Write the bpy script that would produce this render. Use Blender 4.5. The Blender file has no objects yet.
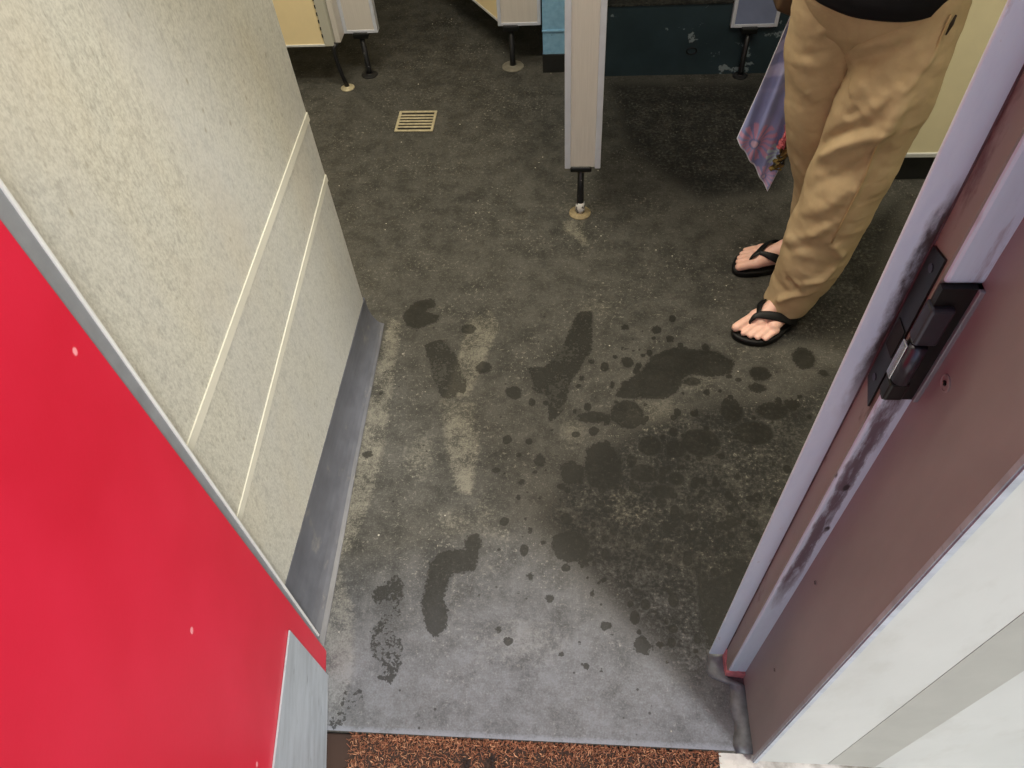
import bpy, bmesh, math, random
import numpy as np
from mathutils import Vector, Matrix, noise

random.seed(7)
rng = np.random.default_rng(7)
S = bpy.context.scene
COL = S.collection

# ---------------------------------------------------------------- camera
cam = bpy.data.cameras.new('camera')
cam.sensor_width = 36.0
cam.lens = 26.367
cam.clip_start = 0.02
co = bpy.data.objects.new('camera', cam)
COL.objects.link(co)
right, down, fwd = Vector((.99669, .05925, -.05571)), Vector((.01272, -.79016, -.61277)), Vector((-.08032, .61003, -.78830))
m = Matrix((right, -down, -fwd)).transposed().to_4x4()
m.translation = Vector((0, 0, 1.65))
co.matrix_world = m
S.camera = co

# ---------------------------------------------------------------- light and exposure
S.view_settings.view_transform = 'Standard'
S.view_settings.look = 'None'
S.view_settings.gamma = 1.0
S.view_settings.use_curve_mapping = False
S.view_settings.exposure = -0.15

W = bpy.data.worlds.new('sky')
S.world = W
W.use_nodes = True
nt = W.node_tree
nt.nodes.clear()
wo = nt.nodes.new('ShaderNodeOutputWorld')
bg = nt.nodes.new('ShaderNodeBackground')
sk = nt.nodes.new('ShaderNodeTexSky')
sk.sky_type = 'NISHITA'
sk.sun_disc = False
sk.sun_elevation = math.radians(48)
sk.sun_rotation = math.radians(141)
sk.air_density = 1.0
sk.dust_density = 3.0
bg.inputs['Strength'].default_value = 0.17
nt.links.new(sk.outputs[0], bg.inputs[0])
nt.links.new(bg.outputs[0], wo.inputs[0])

def lamp(name, kind, loc, direction, energy, color, **kw):
    l = bpy.data.lights.new(name, kind)
    l.energy = energy
    l.color = color
    for k, v in kw.items():
        setattr(l, k, v)
    o = bpy.data.objects.new(name, l)
    COL.objects.link(o)
    o.location = loc
    o.rotation_euler = Vector(direction).to_track_quat('-Z', 'Y').to_euler()
    return o
# hazy sun from outside, behind and to the right of the doorway
lamp('sun', 'SUN', (3, -4, 5), (-.68 * .70, .73 * .70, -.71), 3.6, (1, .985, .97), angle=math.radians(9))
# unseen lamps under the restroom ceiling, without fixtures
lamp('unseen_lamp', 'AREA', (-.35, 1.75, 2.5), (0, 0, -1), 36, (1, .90, .72), shape='RECTANGLE', size=1.3, size_y=.25)
lamp('unseen_lamp', 'AREA', (-1.0, 2.3, 2.5), (0, 0, -1), 24, (1, .90, .72), shape='RECTANGLE', size=1.3, size_y=.25)
lamp('unseen_lamp', 'AREA', (.85, 1.25, 2.5), (0, 0, -1), 30, (1, .92, .76), shape='RECTANGLE', size=1.2, size_y=.25)  # added to brighten the person and the right-hand panel

# ---------------------------------------------------------------- helpers
def lin(c):
    return tuple((x / 12.92 if x <= .04045 else ((x + .055) / 1.055) ** 2.4) for x in [v / 255 for v in c])

class Mat:
    """small builder for node materials"""
    def __init__(s, name, rough=.6, metal=0.0, spec=.5):
        s.m = bpy.data.materials.new(name)
        s.m.use_nodes = True
        s.t = s.m.node_tree
        s.b = s.t.nodes['Principled BSDF']
        s.b.inputs['Roughness'].default_value = rough
        s.b.inputs['Metallic'].default_value = metal
        s.b.inputs['Specular IOR Level'].default_value = spec
        s.tc = s.t.nodes.new('ShaderNodeTexCoord')
    def n(s, typ, **kw):
        x = s.t.nodes.new(typ)
        for k, v in kw.items():
            if hasattr(x, k):
                setattr(x, k, v)
            else:
                x.inputs[k].default_value = v
        return x
    def l(s, a, b):
        s.t.links.new(a, b)
    def vec(s, scale=(1, 1, 1), rot=(0, 0, 0)):
        mp = s.n('ShaderNodeMapping')
        mp.inputs['Scale'].default_value = scale
        mp.inputs['Rotation'].default_value = rot
        s.l(s.tc.outputs['Object'], mp.inputs[0])
        return mp.outputs[0]
    def noise(s, scale, detail=4, rough=.55, vec=None, dist=0):
        x = s.n('ShaderNodeTexNoise')
        x.inputs['Scale'].default_value = scale
        x.inputs['Detail'].default_value = detail
        x.inputs['Roughness'].default_value = rough
        x.inputs['Distortion'].default_value = dist
        s.l(vec if vec else s.tc.outputs['Object'], x.inputs['Vector'])
        return x.outputs['Fac']
    def voro(s, scale, vec=None):
        x = s.n('ShaderNodeTexVoronoi')
        x.inputs['Scale'].default_value = scale
        s.l(vec if vec else s.tc.outputs['Object'], x.inputs['Vector'])
        return x.outputs['Distance']
    def ramp(s, fac, stops):
        r = s.n('ShaderNodeValToRGB')
        e = r.color_ramp.elements
        while len(e) < len(stops):
            e.new(.5)
        for i, (p, c) in enumerate(stops):
            e[i].position = p
            c = (c, c, c) if isinstance(c, (int, float)) else c
            e[i].color = (*c, 1)
        s.l(fac, r.inputs[0])
        return r.outputs[0]
    def mix(s, fac, a, b, mode='MIX'):
        x = s.n('ShaderNodeMix', data_type='RGBA', blend_type=mode)
        for sock, v in ((x.inputs[0], fac), (x.inputs[6], a), (x.inputs[7], b)):
            if isinstance(v, (int, float)):
                sock.default_value = v
            elif isinstance(v, tuple):
                sock.default_value = (*v, 1)
            else:
                s.l(v, sock)
        return x.outputs[2]
    def math(s, op, a, b=0.0):
        x = s.n('ShaderNodeMath', operation=op)
        for i, v in enumerate((a, b)):
            if isinstance(v, (int, float)):
                x.inputs[i].default_value = v
            else:
                s.l(v, x.inputs[i])
        return x.outputs[0]
    def attr(s, name):
        x = s.n('ShaderNodeAttribute')
        x.attribute_name = name
        return x
    def color(s, c):
        if isinstance(c, tuple):
            s.b.inputs['Base Color'].default_value = (*c, 1)
        else:
            s.l(c, s.b.inputs['Base Color'])
        return s
    def rough(s, r):
        s.l(r, s.b.inputs['Roughness'])
    def bump(s, h, strength=.3, dist=.002):
        b = s.n('ShaderNodeBump')
        b.inputs['Strength'].default_value = strength
        b.inputs['Distance'].default_value = dist
        s.l(h, b.inputs['Height'])
        s.l(b.outputs[0], s.b.inputs['Normal'])

def obj(name, bm, mat=None, parent=None, smooth=False):
    if isinstance(bm, bmesh.types.BMesh):
        bmesh.ops.recalc_face_normals(bm, faces=bm.faces)
        me = bpy.data.meshes.new(name)
        bm.to_mesh(me)
        bm.free()
    else:
        me = bm
    if mat:
        for q in (mat if isinstance(mat, (list, tuple)) else [mat]):
            me.materials.append(q.m if isinstance(q, Mat) else q)
    if smooth:
        for p in me.polygons:
            p.use_smooth = True
    o = bpy.data.objects.new(name, me)
    COL.objects.link(o)
    if parent:
        o.parent = parent
    return o

def tag(o, label, cat, group=None):
    o['label'] = label
    o['category'] = cat
    if group:
        o['group'] = group
    return o

def empty(name, loc=(0, 0, 0), rz=0):
    o = bpy.data.objects.new(name, None)
    o.empty_display_size = .05
    COL.objects.link(o)
    o.location = loc
    o.rotation_euler = (0, 0, rz)
    return o

def struct(o):
    o['kind'] = 'structure'
    return o

def B(): return bmesh.new()

def box(bm, x0, x1, y0, y1, z0, z1, bevel=0, mi=0, seg=2):
    r = bmesh.ops.create_cube(bm, size=1)
    vs = r['verts']
    for v in vs:
        v.co = Vector(((x0 + x1) / 2 + v.co.x * (x1 - x0), (y0 + y1) / 2 + v.co.y * (y1 - y0), (z0 + z1) / 2 + v.co.z * (z1 - z0)))
    fs = list({f for v in vs for f in v.link_faces})
    for f in fs:
        f.material_index = mi
    if bevel:
        es = list({e for v in vs for e in v.link_edges})
        bmesh.ops.bevel(bm, geom=es, offset=bevel, segments=seg, affect='EDGES', profile=.5)
    return bm

def prism(bm, pts, vec):
    """extrude the closed 3-D outline along vec"""
    a = [bm.verts.new(p) for p in pts]
    b = [bm.verts.new(Vector(p) + Vector(vec)) for p in pts]
    n = len(pts)
    bm.faces.new(a)
    bm.faces.new(b[::-1])
    for i in range(n):
        bm.faces.new((a[i], b[i], b[(i + 1) % n], a[(i + 1) % n]))
    return bm

def tube(bm, pts, r, seg=12, cap=True):
    pts = [Vector(p) for p in pts]
    rs = r if isinstance(r, (list, tuple)) else [r] * len(pts)
    rings = []
    ref = Vector((0, 0, 1))
    for i, p in enumerate(pts):
        d = (pts[min(i + 1, len(pts) - 1)] - pts[max(i - 1, 0)]).normalized()
        if abs(d.dot(ref)) > .95:
            ref = Vector((1, 0, 0))
        u = d.cross(ref).normalized()
        w = d.cross(u).normalized()
        rings.append([bm.verts.new(p + rs[i] * (math.cos(2 * math.pi * k / seg) * u + math.sin(2 * math.pi * k / seg) * w)) for k in range(seg)])
    for a, b in zip(rings, rings[1:]):
        for k in range(seg):
            bm.faces.new((a[k], a[(k + 1) % seg], b[(k + 1) % seg], b[k]))
    if cap:
        bm.faces.new(rings[0])
        bm.faces.new(rings[-1])
    return bm

def lathe(bm, prof, cx=0, cy=0, seg=28):
    rings = [[bm.verts.new((cx + r * math.cos(2 * math.pi * k / seg), cy + r * math.sin(2 * math.pi * k / seg), z)) for k in range(seg)] for r, z in prof]
    for a, b in zip(rings, rings[1:]):
        for k in range(seg):
            bm.faces.new((a[k], a[(k + 1) % seg], b[(k + 1) % seg], b[k]))
    bm.faces.new(rings[0])
    bm.faces.new(rings[-1])
    return bm

def capsule(bm, p0, r0, p1, r1, u=14, v=9):
    """rounded tapered limb piece between two points"""
    vs = []
    for p, r in ((p0, r0), (p1, r1)):
        p = Vector(p)
        for i in range(1, v):
            t = math.pi * i / v
            for k in range(u):
                q = 2 * math.pi * k / u
                vs.append(bm.verts.new(p + r * Vector((math.sin(t) * math.cos(q), math.sin(t) * math.sin(q), math.cos(t)))))
        vs += [bm.verts.new(p + Vector((0, 0, r))), bm.verts.new(p - Vector((0, 0, r)))]
    r = bmesh.ops.convex_hull(bm, input=vs)
    junk = [g for g in vs if g.is_valid and not g.link_faces]
    if junk:
        bmesh.ops.delete(bm, geom=junk, context='VERTS')

def fuse(bm, voxel, smooth=2):
    """union of overlapping closed pieces as one continuous surface"""
    me = bpy.data.meshes.new('tmp')
    bm.to_mesh(me)
    bm.free()
    o = bpy.data.objects.new('tmp', me)
    COL.objects.link(o)
    r = o.modifiers.new('r', 'REMESH')
    r.mode = 'VOXEL'
    r.voxel_size = voxel
    if smooth:
        s = o.modifiers.new('s', 'SMOOTH')
        s.iterations = smooth
        s.factor = .5
    dg = bpy.context.evaluated_depsgraph_get()
    dg.update()
    out = bpy.data.meshes.new_from_object(o.evaluated_get(dg))
    bpy.data.objects.remove(o)
    bpy.data.meshes.remove(me)
    return out

# ---------------------------------------------------------------- measured outlines on the floor and folds in the trousers
WET = [[[-0.513,1.543],[-0.487,1.595],[-0.433,1.603],[-0.419,1.573],[-0.449,1.551],[-0.398,1.537],[-0.411,1.508],[-0.471,1.479],[-0.5,1.493]],[[-0.431,1.417],[-0.402,1.435],[-0.376,1.436],[-0.338,1.378],[-0.299,1.288],[-0.3,1.245],[-0.325,1.254],[-0.322,1.226],[-0.357,1.225],[-0.388,1.281]],[[0.015,1.547],[0.057,1.555],[0.053,1.403],[0.021,1.337],[-0.006,1.287],[-0.017,1.226],[-0.025,1.184],[-0.058,1.154],[-0.067,1.237],[-0.104,1.248],[-0.128,1.335],[-0.078,1.336],[-0.03,1.415]],[[0.229,1.387],[0.284,1.417],[0.344,1.41],[0.405,1.407],[0.453,1.367],[0.43,1.322],[0.387,1.316],[0.328,1.321],[0.301,1.298],[0.281,1.255],[0.246,1.235],[0.178,1.232],[0.115,1.239],[0.138,1.285],[0.182,1.319]],[[0.067,1.087],[0.1,1.093],[0.123,1.041],[0.129,0.976],[0.089,0.953],[0.05,0.956],[0.035,1.01],[0.039,1.067]],[[-0.029,1.018],[0.003,1.033],[0.031,1.01],[0.027,0.964],[-0.004,0.959],[-0.024,0.972]],[[-0.226,0.809],[-0.213,0.787],[-0.223,0.721],[-0.273,0.714],[-0.291,0.651],[-0.273,0.626],[-0.278,0.582],[-0.295,0.562],[-0.323,0.59],[-0.34,0.644],[-0.333,0.745],[-0.3,0.773],[-0.243,0.775]],[[-0.41,0.704],[-0.385,0.679],[-0.384,0.607],[-0.395,0.577],[-0.369,0.54],[-0.367,0.493],[-0.382,0.465],[-0.411,0.473],[-0.399,0.487],[-0.435,0.527],[-0.438,0.575],[-0.419,0.606],[-0.458,0.66],[-0.431,0.677]],[[-0.476,0.443],[-0.444,0.445],[-0.434,0.419],[-0.457,0.392],[-0.488,0.365],[-0.495,0.373],[-0.479,0.408]],[[0.291,0.703],[0.413,0.759],[0.362,0.655],[0.3,0.553],[0.291,0.604]]]
ELL = [[-0.253,1.333,0.022,0.02],[-0.162,1.247,0.021,0.022],[-0.537,1.238,0.01,0.009],[-0.536,1.037,0.011,0.01],[-0.312,1.481,0.021,0.019],[-0.128,0.963,0.009,0.009],[-0.081,1.027,0.014,0.021],[-0.233,0.79,0.019,0.023],[0.052,1.362,0.007,0.008],[0.153,1.494,0.01,0.011],[0.243,1.483,0.013,0.013],[0.277,1.447,0.011,0.014],[0.026,1.3,0.008,0.008],[0.06,1.167,0.05,0.018],[0.147,1.179,0.046,0.046],[0.204,1.081,0.028,0.029],[0.184,0.996,0.033,0.024],[0.471,1.126,0.048,0.037],[0.529,1.197,0.04,0.026],[0.585,1.218,0.02,0.021],[0.642,1.381,0.032,0.039],[0.687,1.326,0.015,0.015],[0.515,1.324,0.03,0.026],[0.5,1.275,0.025,0.015],[0.424,1.195,0.029,0.039],[0.333,1.093,0.048,0.04],[0.267,1.073,0.025,0.028],[0.261,0.984,0.019,0.018],[0.224,0.947,0.028,0.018],[0.326,1.293,0.025,0.013],[0.153,1.358,0.017,0.018],[0.0,0.792,0.045,0.039],[-0.045,0.66,0.007,0.007],[-0.158,0.586,0.009,0.008],[0.033,0.754,0.018,0.011],[0.159,0.561,0.019,0.019],[-0.091,0.712,0.007,0.006]]
DUST = [[[-0.553,1.521],[-0.518,1.507],[-0.511,1.356],[-0.497,1.055],[-0.503,0.927],[-0.526,0.764],[-0.569,0.763],[-0.557,0.926],[-0.56,1.144],[-0.56,1.253]],[[-0.554,0.726],[-0.512,0.901],[-0.567,0.9],[-0.571,0.759],[-0.572,0.62],[-0.537,0.459],[-0.481,0.374],[-0.465,0.48],[-0.497,0.623]],[[-0.315,1.509],[-0.255,1.552],[-0.219,1.495],[-0.266,1.308],[-0.289,1.233],[-0.356,1.219],[-0.342,1.269]],[[-0.36,1.213],[-0.267,1.209],[-0.244,1.061],[-0.25,0.924],[-0.287,0.933],[-0.328,1.059]],[[-0.039,1.963],[-0.009,1.976],[0.034,1.971],[0.029,1.926],[0.045,1.846],[0.031,1.846],[0.001,1.89],[-0.029,1.917]]]
DELL = [[-0.395,1.035,0.046,0.072],[-0.286,0.845,0.048,0.033],[-0.18,0.82,0.038,0.019],[-0.211,0.876,0.026,0.057],[0.135,0.905,0.06,0.057],[0.228,1.195,0.084,0.046],[0.003,1.122,0.037,0.055],[0.072,1.569,0.056,0.032],[0.217,1.18,0.091,0.06],[0.334,1.288,0.051,0.032],[0.535,1.409,0.095,0.021],[0.126,0.892,0.038,0.034],[-0.188,0.731,0.03,0.013],[-0.277,0.848,0.053,0.037],[-0.158,0.817,0.021,0.025],[-0.265,0.642,0.012,0.069],[-0.191,0.528,0.019,0.037],[-0.103,0.56,0.113,0.055],[0.061,2.027,0.031,0.028],[0.027,2.037,0.092,0.043]]
DAMP_SHADE = [[[-0.075,0.858],[0.046,0.721],[0.176,0.575],[0.274,0.474],[0.32,0.559],[0.57,1.017],[0.732,1.34],[0.581,1.235],[0.397,1.231],[0.207,1.162],[0.073,1.064],[-0.028,0.943]],[[0.134,2.799],[0.717,2.778],[0.692,2.122],[0.421,2.072],[0.198,2.358]],[[0.527,1.41],[0.817,1.488],[1.069,2.065],[0.799,1.824]]]  # damp floor; first patch also paints the shade along the jamb's shadow edge
LEGS = {"L":[[0.98,0.672,1.6,0.075,0.08],[0.92,0.684,1.595,0.093,0.097],[0.87,0.69,1.592,0.1,0.104],[0.764,0.688,1.582,0.098,0.104],[0.674,0.68,1.572,0.1,0.102],[0.531,0.672,1.562,0.096,0.098],[0.439,0.66,1.557,0.095,0.096],[0.293,0.644,1.552,0.089,0.092],[0.142,0.63,1.548,0.072,0.08],[0.056,0.606,1.548,0.064,0.074]],"R":[[0.98,0.548,1.672,0.07,0.08],[0.92,0.552,1.677,0.084,0.093],[0.87,0.55,1.68,0.088,0.098],[0.703,0.571,1.69,0.088,0.096],[0.595,0.596,1.7,0.091,0.094],[0.506,0.618,1.712,0.088,0.09],[0.311,0.685,1.742,0.084,0.086],[0.162,0.705,1.757,0.075,0.08],[0.04,0.702,1.766,0.068,0.074]]}
FOLDS = [["L",0.02,0.012,[[0.589,1.621,0.741],[0.598,1.548,0.814],[0.656,1.495,0.865]]],["L",0.016,-0.008,[[0.59,1.571,0.759],[0.618,1.516,0.815],[0.667,1.49,0.853]]],["L",0.014,0.012,[[0.574,1.563,0.514],[0.598,1.507,0.599],[0.67,1.471,0.666],[0.689,1.479,0.77]]],["L",0.014,-0.01,[[0.572,1.606,0.526],[0.59,1.522,0.62],[0.649,1.477,0.689]]],["L",0.022,0.008,[[0.592,1.541,0.717],[0.619,1.508,0.754]]],["L",0.008,0.006,[[0.718,1.5,0.9],[0.71,1.49,0.86],[0.706,1.486,0.821],[0.669,1.478,0.741],[0.657,1.47,0.619],[0.656,1.466,0.537],[0.635,1.463,0.356]]],["L",0.012,0.007,[[0.556,1.564,0.271],[0.598,1.48,0.364],[0.629,1.466,0.414]]],["L",0.012,-0.006,[[0.556,1.542,0.255],[0.598,1.476,0.331]]],["L",0.01,0.008,[[0.639,1.462,0.35],[0.68,1.469,0.294]]],["L",0.01,0.009,[[0.562,1.505,0.095],[0.589,1.483,0.141],[0.642,1.468,0.18]]],["L",0.01,-0.009,[[0.57,1.506,0.195],[0.607,1.473,0.168]]],["L",0.01,0.008,[[0.601,1.474,0.196],[0.647,1.465,0.227],[0.673,1.467,0.282]]],["L",0.018,0.006,[[0.56,1.551,0.366],[0.609,1.478,0.455],[0.652,1.467,0.536]]],["L",0.014,-0.006,[[0.567,1.547,0.447],[0.626,1.479,0.555],[0.679,1.468,0.615]]],["L",0.012,0.006,[[0.628,1.49,0.7],[0.673,1.481,0.773]]],["L",0.01,-0.005,[[0.593,1.52,0.662],[0.614,1.501,0.698]]],["R",0.01,-0.0066,[[0.521,1.598,0.798],[0.552,1.586,0.831]]],["R",0.012,0.0044,[[0.511,1.601,0.812],[0.54,1.585,0.845]]],["R",0.008,-0.0028,[[0.528,1.684,0.527],[0.582,1.615,0.566]]],["R",0.012,0.0028,[[0.499,1.63,0.729],[0.561,1.591,0.758]]],["R",0.014,0.0033,[[0.523,1.62,0.671],[0.556,1.607,0.643]]],["R",0.01,-0.0028,[[0.494,1.631,0.749],[0.543,1.591,0.781]]],["R",0.014,0.0033,[[0.565,1.681,0.438],[0.608,1.656,0.4]]],["R",0.012,0.0044,[[0.581,1.592,0.757],[0.588,1.598,0.683]]]]

# ---------------------------------------------------------------- materials
def speckle_mat(name, base, dark):
    M = Mat(name, .42)
    f1 = M.noise(1, 5, .7, M.vec((270, 270, 150)))
    f2 = M.noise(1, 5, .65, M.vec((105, 105, 56)))
    c = M.mix(M.ramp(f1, [(.34, 0.), (.6, 1.)]), dark, base)
    c = M.mix(M.math('MULTIPLY', M.ramp(f2, [(.50, 0.), (.66, 1.)]), .42), c, lin((122, 120, 112)))
    c = M.mix(M.math('MULTIPLY', M.ramp(M.noise(2.6, 3, .6, M.vec((1, 1, .4))), [(.42, 0.), (.66, 1.)]), .42), c, lin((170, 172, 174)))
    c = M.mix(M.math('MULTIPLY', M.ramp(M.noise(3.4, 4, .6, M.vec((1, 1, .5), (.3, 0, 0))), [(.52, 0.), (.72, 1.)]), .16), c, lin((196, 178, 140)))
    spots = M.ramp(M.voro(1, M.vec((30, 30, 17))), [(.05, 1.), (.14, 0.)])
    gate = M.ramp(M.noise(9, 2), [(.50, 0.), (.56, 1.)])
    c = M.mix(M.math('MULTIPLY', M.math('MULTIPLY', spots, gate), .5), c, lin((112, 104, 84)))
    M.color(c)
    return M
m_laminate = speckle_mat('speckled_laminate', lin((188, 187, 174)), lin((160, 158, 146)))

def plain(name, c, rough=.5, metal=0., var=.12, scale=14, bump=0., spec=.5, dirt=None, dscale=9, dlo=.55, dhi=.66, stretch=None, damt=1.0):
    M = Mat(name, rough, metal, spec)
    v = M.vec(stretch) if stretch else None
    a, b = tuple(x * (1 - var) for x in c), tuple(min(1, x * (1 + var)) for x in c)
    f = M.noise(scale, 5, .6, v)
    k = M.mix(M.ramp(f, [(.3, 0.), (.7, 1.)]), a, b)
    if dirt:
        g = M.ramp(M.noise(dscale, 6, .65, v), [(dlo, 0.), (dhi, 1.)])
        k = M.mix(M.math('MULTIPLY', g, damt), k, dirt)
    M.color(k)
    if bump:
        M.bump(f, bump)
    return M

m_batten = plain('cream_batten', lin((184, 182, 168)), .5, var=.05)
m_cove = plain('grey_vinyl_cove', lin((84, 86, 92)), .35, var=.18, scale=18, dirt=lin((140, 136, 124)), dscale=12, dlo=.6, dhi=.72, stretch=(3, 1, 1), damt=.5)
m_red = Mat('red_door_paint', .38)
_f = m_red.noise(5, 4)
_c = m_red.mix(m_red.ramp(_f, [(.3, 0.), (.7, 1.)]), lin((192, 25, 50)), lin((204, 34, 62)))
_chips = m_red.math('MULTIPLY', m_red.ramp(m_red.voro(1, m_red.vec((10, 10, 9))), [(.035, 1.), (.055, 0.)]), m_red.ramp(m_red.noise(7, 2), [(.56, 0.), (.6, 1.)]))
m_red.color(m_red.mix(_chips, _c, lin((232, 150, 158))))
m_red.bump(m_red.noise(180, 2), .05)
m_galv = plain('galvanised_steel', lin((160, 168, 176)), .55, .1, var=.16, scale=9, stretch=(1, 1, 5), dirt=lin((110, 112, 114)), dscale=14, dlo=.6, dhi=.75)
m_steel = plain('grey_steel', lin((142, 146, 150)), .4, .35, var=.12, scale=20)
m_steel_lt = plain('lit_steel_edge', lin((206, 208, 206)), .4, .1, var=.06)
m_rust = plain('rusty_edge', lin((104, 56, 36)), .9, var=.5, scale=60)
m_brown = plain('brown_frame_paint', lin((136, 131, 130)), .45, var=.12, scale=9, stretch=(1, 1, .35), bump=.06, dirt=lin((152, 134, 132)), dscale=30, dlo=.66, dhi=.78)
m_recess = plain('brown_recess_paint', lin((140, 132, 120)), .45, var=.15, scale=9, stretch=(1, 1, .3), dirt=lin((96, 70, 62)), dscale=20, dlo=.58, dhi=.68)
m_white = plain('white_frame_paint', lin((192, 210, 228)), .4, var=.05, dirt=lin((120, 104, 98)), dscale=26, dlo=.68, dhi=.74, stretch=(1, 1, .6))
m_rebate_top = plain('chipped_white_paint_edge', lin((202, 222, 236)), .45, var=.06, dirt=lin((128, 104, 108)), dscale=18, dlo=.52, dhi=.66, stretch=(3, 1, .4), damt=.7)
m_wornwhite = Mat('worn_white_paint', .45)
def _worn():
    M = m_wornwhite
    s = M.n('ShaderNodeSeparateXYZ')
    M.l(M.tc.outputs['Object'], s.inputs[0])
    n = M.noise(30, 6, .7, M.vec((2, 1, .35)))
    nn = M.math('MULTIPLY', M.math('SUBTRACT', n, .5), .03)
    x = M.math('ADD', s.outputs[0], nn)
    band = M.math('MULTIPLY', M.ramp(x, [(.336, 0.), (.341, 1.)]), M.ramp(x, [(.355, 1.), (.359, 0.)]))
    zz = M.math('MULTIPLY', M.math('ADD', s.outputs[2], M.math('MULTIPLY', nn, 8)), .5)
    band = M.math('MULTIPLY', band, M.ramp(zz, [(.19, .0), (.26, 1.)]))
    c = M.mix(M.ramp(n, [(.3, 0.), (.7, 1.)]), lin((196, 214, 228)), lin((208, 226, 238)))
    c = M.mix(M.math('MULTIPLY', band, M.ramp(n, [(.36, .35), (.5, .95)])), c, lin((92, 74, 82)))
    spots = M.ramp(M.voro(1, M.vec((34, 34, 16))), [(.10, 1.), (.16, 0.)])
    c = M.mix(M.math('MULTIPLY', spots, M.ramp(M.noise(12, 2), [(.5, 0.), (.56, 1.)])), c, lin((40, 34, 38)))
    M.color(c)
_worn()
m_stop = Mat('white_stop_paint', .42)
def _stop():
    M = m_stop
    s = M.n('ShaderNodeSeparateXYZ')
    M.l(M.tc.outputs['Object'], s.inputs[0])
    n = M.noise(34, 6, .7, M.vec((1.5, 1, .5)))
    x = M.math('ADD', s.outputs[0], M.math('MULTIPLY', M.math('SUBTRACT', n, .5), .035))
    zz = M.math('MULTIPLY', s.outputs[2], .5)
    grime = M.math('MULTIPLY', M.ramp(x, [(.314, 0.), (.325, 1.)]), M.math('MULTIPLY', M.ramp(zz, [(.44, .12), (.50, 1.)]), M.ramp(zz, [(.60, 1.), (.62, .12)])))
    c = M.mix(M.ramp(n, [(.3, 0.), (.7, 1.)]), lin((202, 220, 236)), lin((214, 230, 242)))
    c = M.mix(M.ramp(n, [(.62, 0.), (.70, .5)]), c, lin((150, 132, 128)))
    c = M.mix(grime, c, lin((62, 50, 50)))
    M.color(c)
_stop()
m_pink = plain('pinkish_red_paint', lin((196, 122, 124)), .6, var=.3, scale=60, bump=.3)
m_sealant = plain('grey_sealant', lin((116, 124, 128)), .6, var=.25, scale=60, bump=.15)
m_black = plain('black_metal', lin((26, 27, 26)), .35, .4, var=.25)
m_chrome = plain('bright_metal', lin((190, 192, 196)), .2, .9, var=.05)
m_graphite = plain('dark_grey_bolt', lin((70, 70, 78)), .3, .7, var=.1)
m_cladding = plain('white_cladding', lin((178, 182, 178)), .5, var=.05, scale=7, dirt=lin((160, 162, 155)), dscale=6, dlo=.5, dhi=.75, stretch=(1, 1, .5))
m_grey_strip = plain('flat_grey', lin((150, 152, 145)), .55, var=.07, scale=9)
m_cream = plain('cream_laminate', lin((238, 218, 172)), .4, var=.03)
m_cream_dull = plain('pale_cream_laminate', lin((230, 220, 184)), .4, var=.03)
m_pilaster = plain('greige_laminate', lin((204, 198, 190)), .4, var=.06, scale=30, stretch=(8, 8, .3))
m_alu = plain('aluminium_edging', lin((208, 212, 222)), .35, .2, var=.05, scale=25)
m_alu_cool = plain('blue_grey_laminate', lin((122, 132, 160)), .4, var=.1)
m_leg = plain('chipped_black_leg', lin((30, 30, 32)), .4, .2, var=.2, dirt=lin((186, 184, 180)), dscale=70, dlo=.66, dhi=.7)
m_blue = Mat('blue_block_paint', .45)
_n = m_blue.noise(50, 4)
_c = m_blue.mix(m_blue.ramp(_n, [(.35, 0.), (.65, 1.)]), lin((124, 172, 206)), lin((142, 190, 220)))
_p = m_blue.math('MULTIPLY', m_blue.ramp(m_blue.voro(60), [(.12, 1.), (.22, 0.)]), m_blue.ramp(m_blue.noise(22, 2), [(.55, 0.), (.62, 1.)]))
m_blue.color(m_blue.mix(_p, _c, lin((40, 70, 84))))
m_blue.bump(_n, .3)
m_teal = plain('dark_teal_skirting', lin((42, 56, 62)), .3, var=.25, scale=6, dirt=lin((120, 132, 136)), dscale=11, dlo=.64, dhi=.66)
m_skirt = plain('black_skirting', lin((34, 35, 34)), .35, var=.25)
m_wall = plain('painted_wall', lin((196, 190, 170)), .6, var=.04)
m_concrete = plain('outdoor_concrete', lin((192, 190, 182)), .85, var=.15, scale=30, bump=.3, dirt=lin((120, 116, 106)), dscale=8, dlo=.5, dhi=.66)
m_drain = plain('dull_drain_metal', lin((176, 166, 136)), .45, .15, var=.25, scale=80)
m_void = plain('drain_pit', lin((14, 13, 11)), .8)

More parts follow.
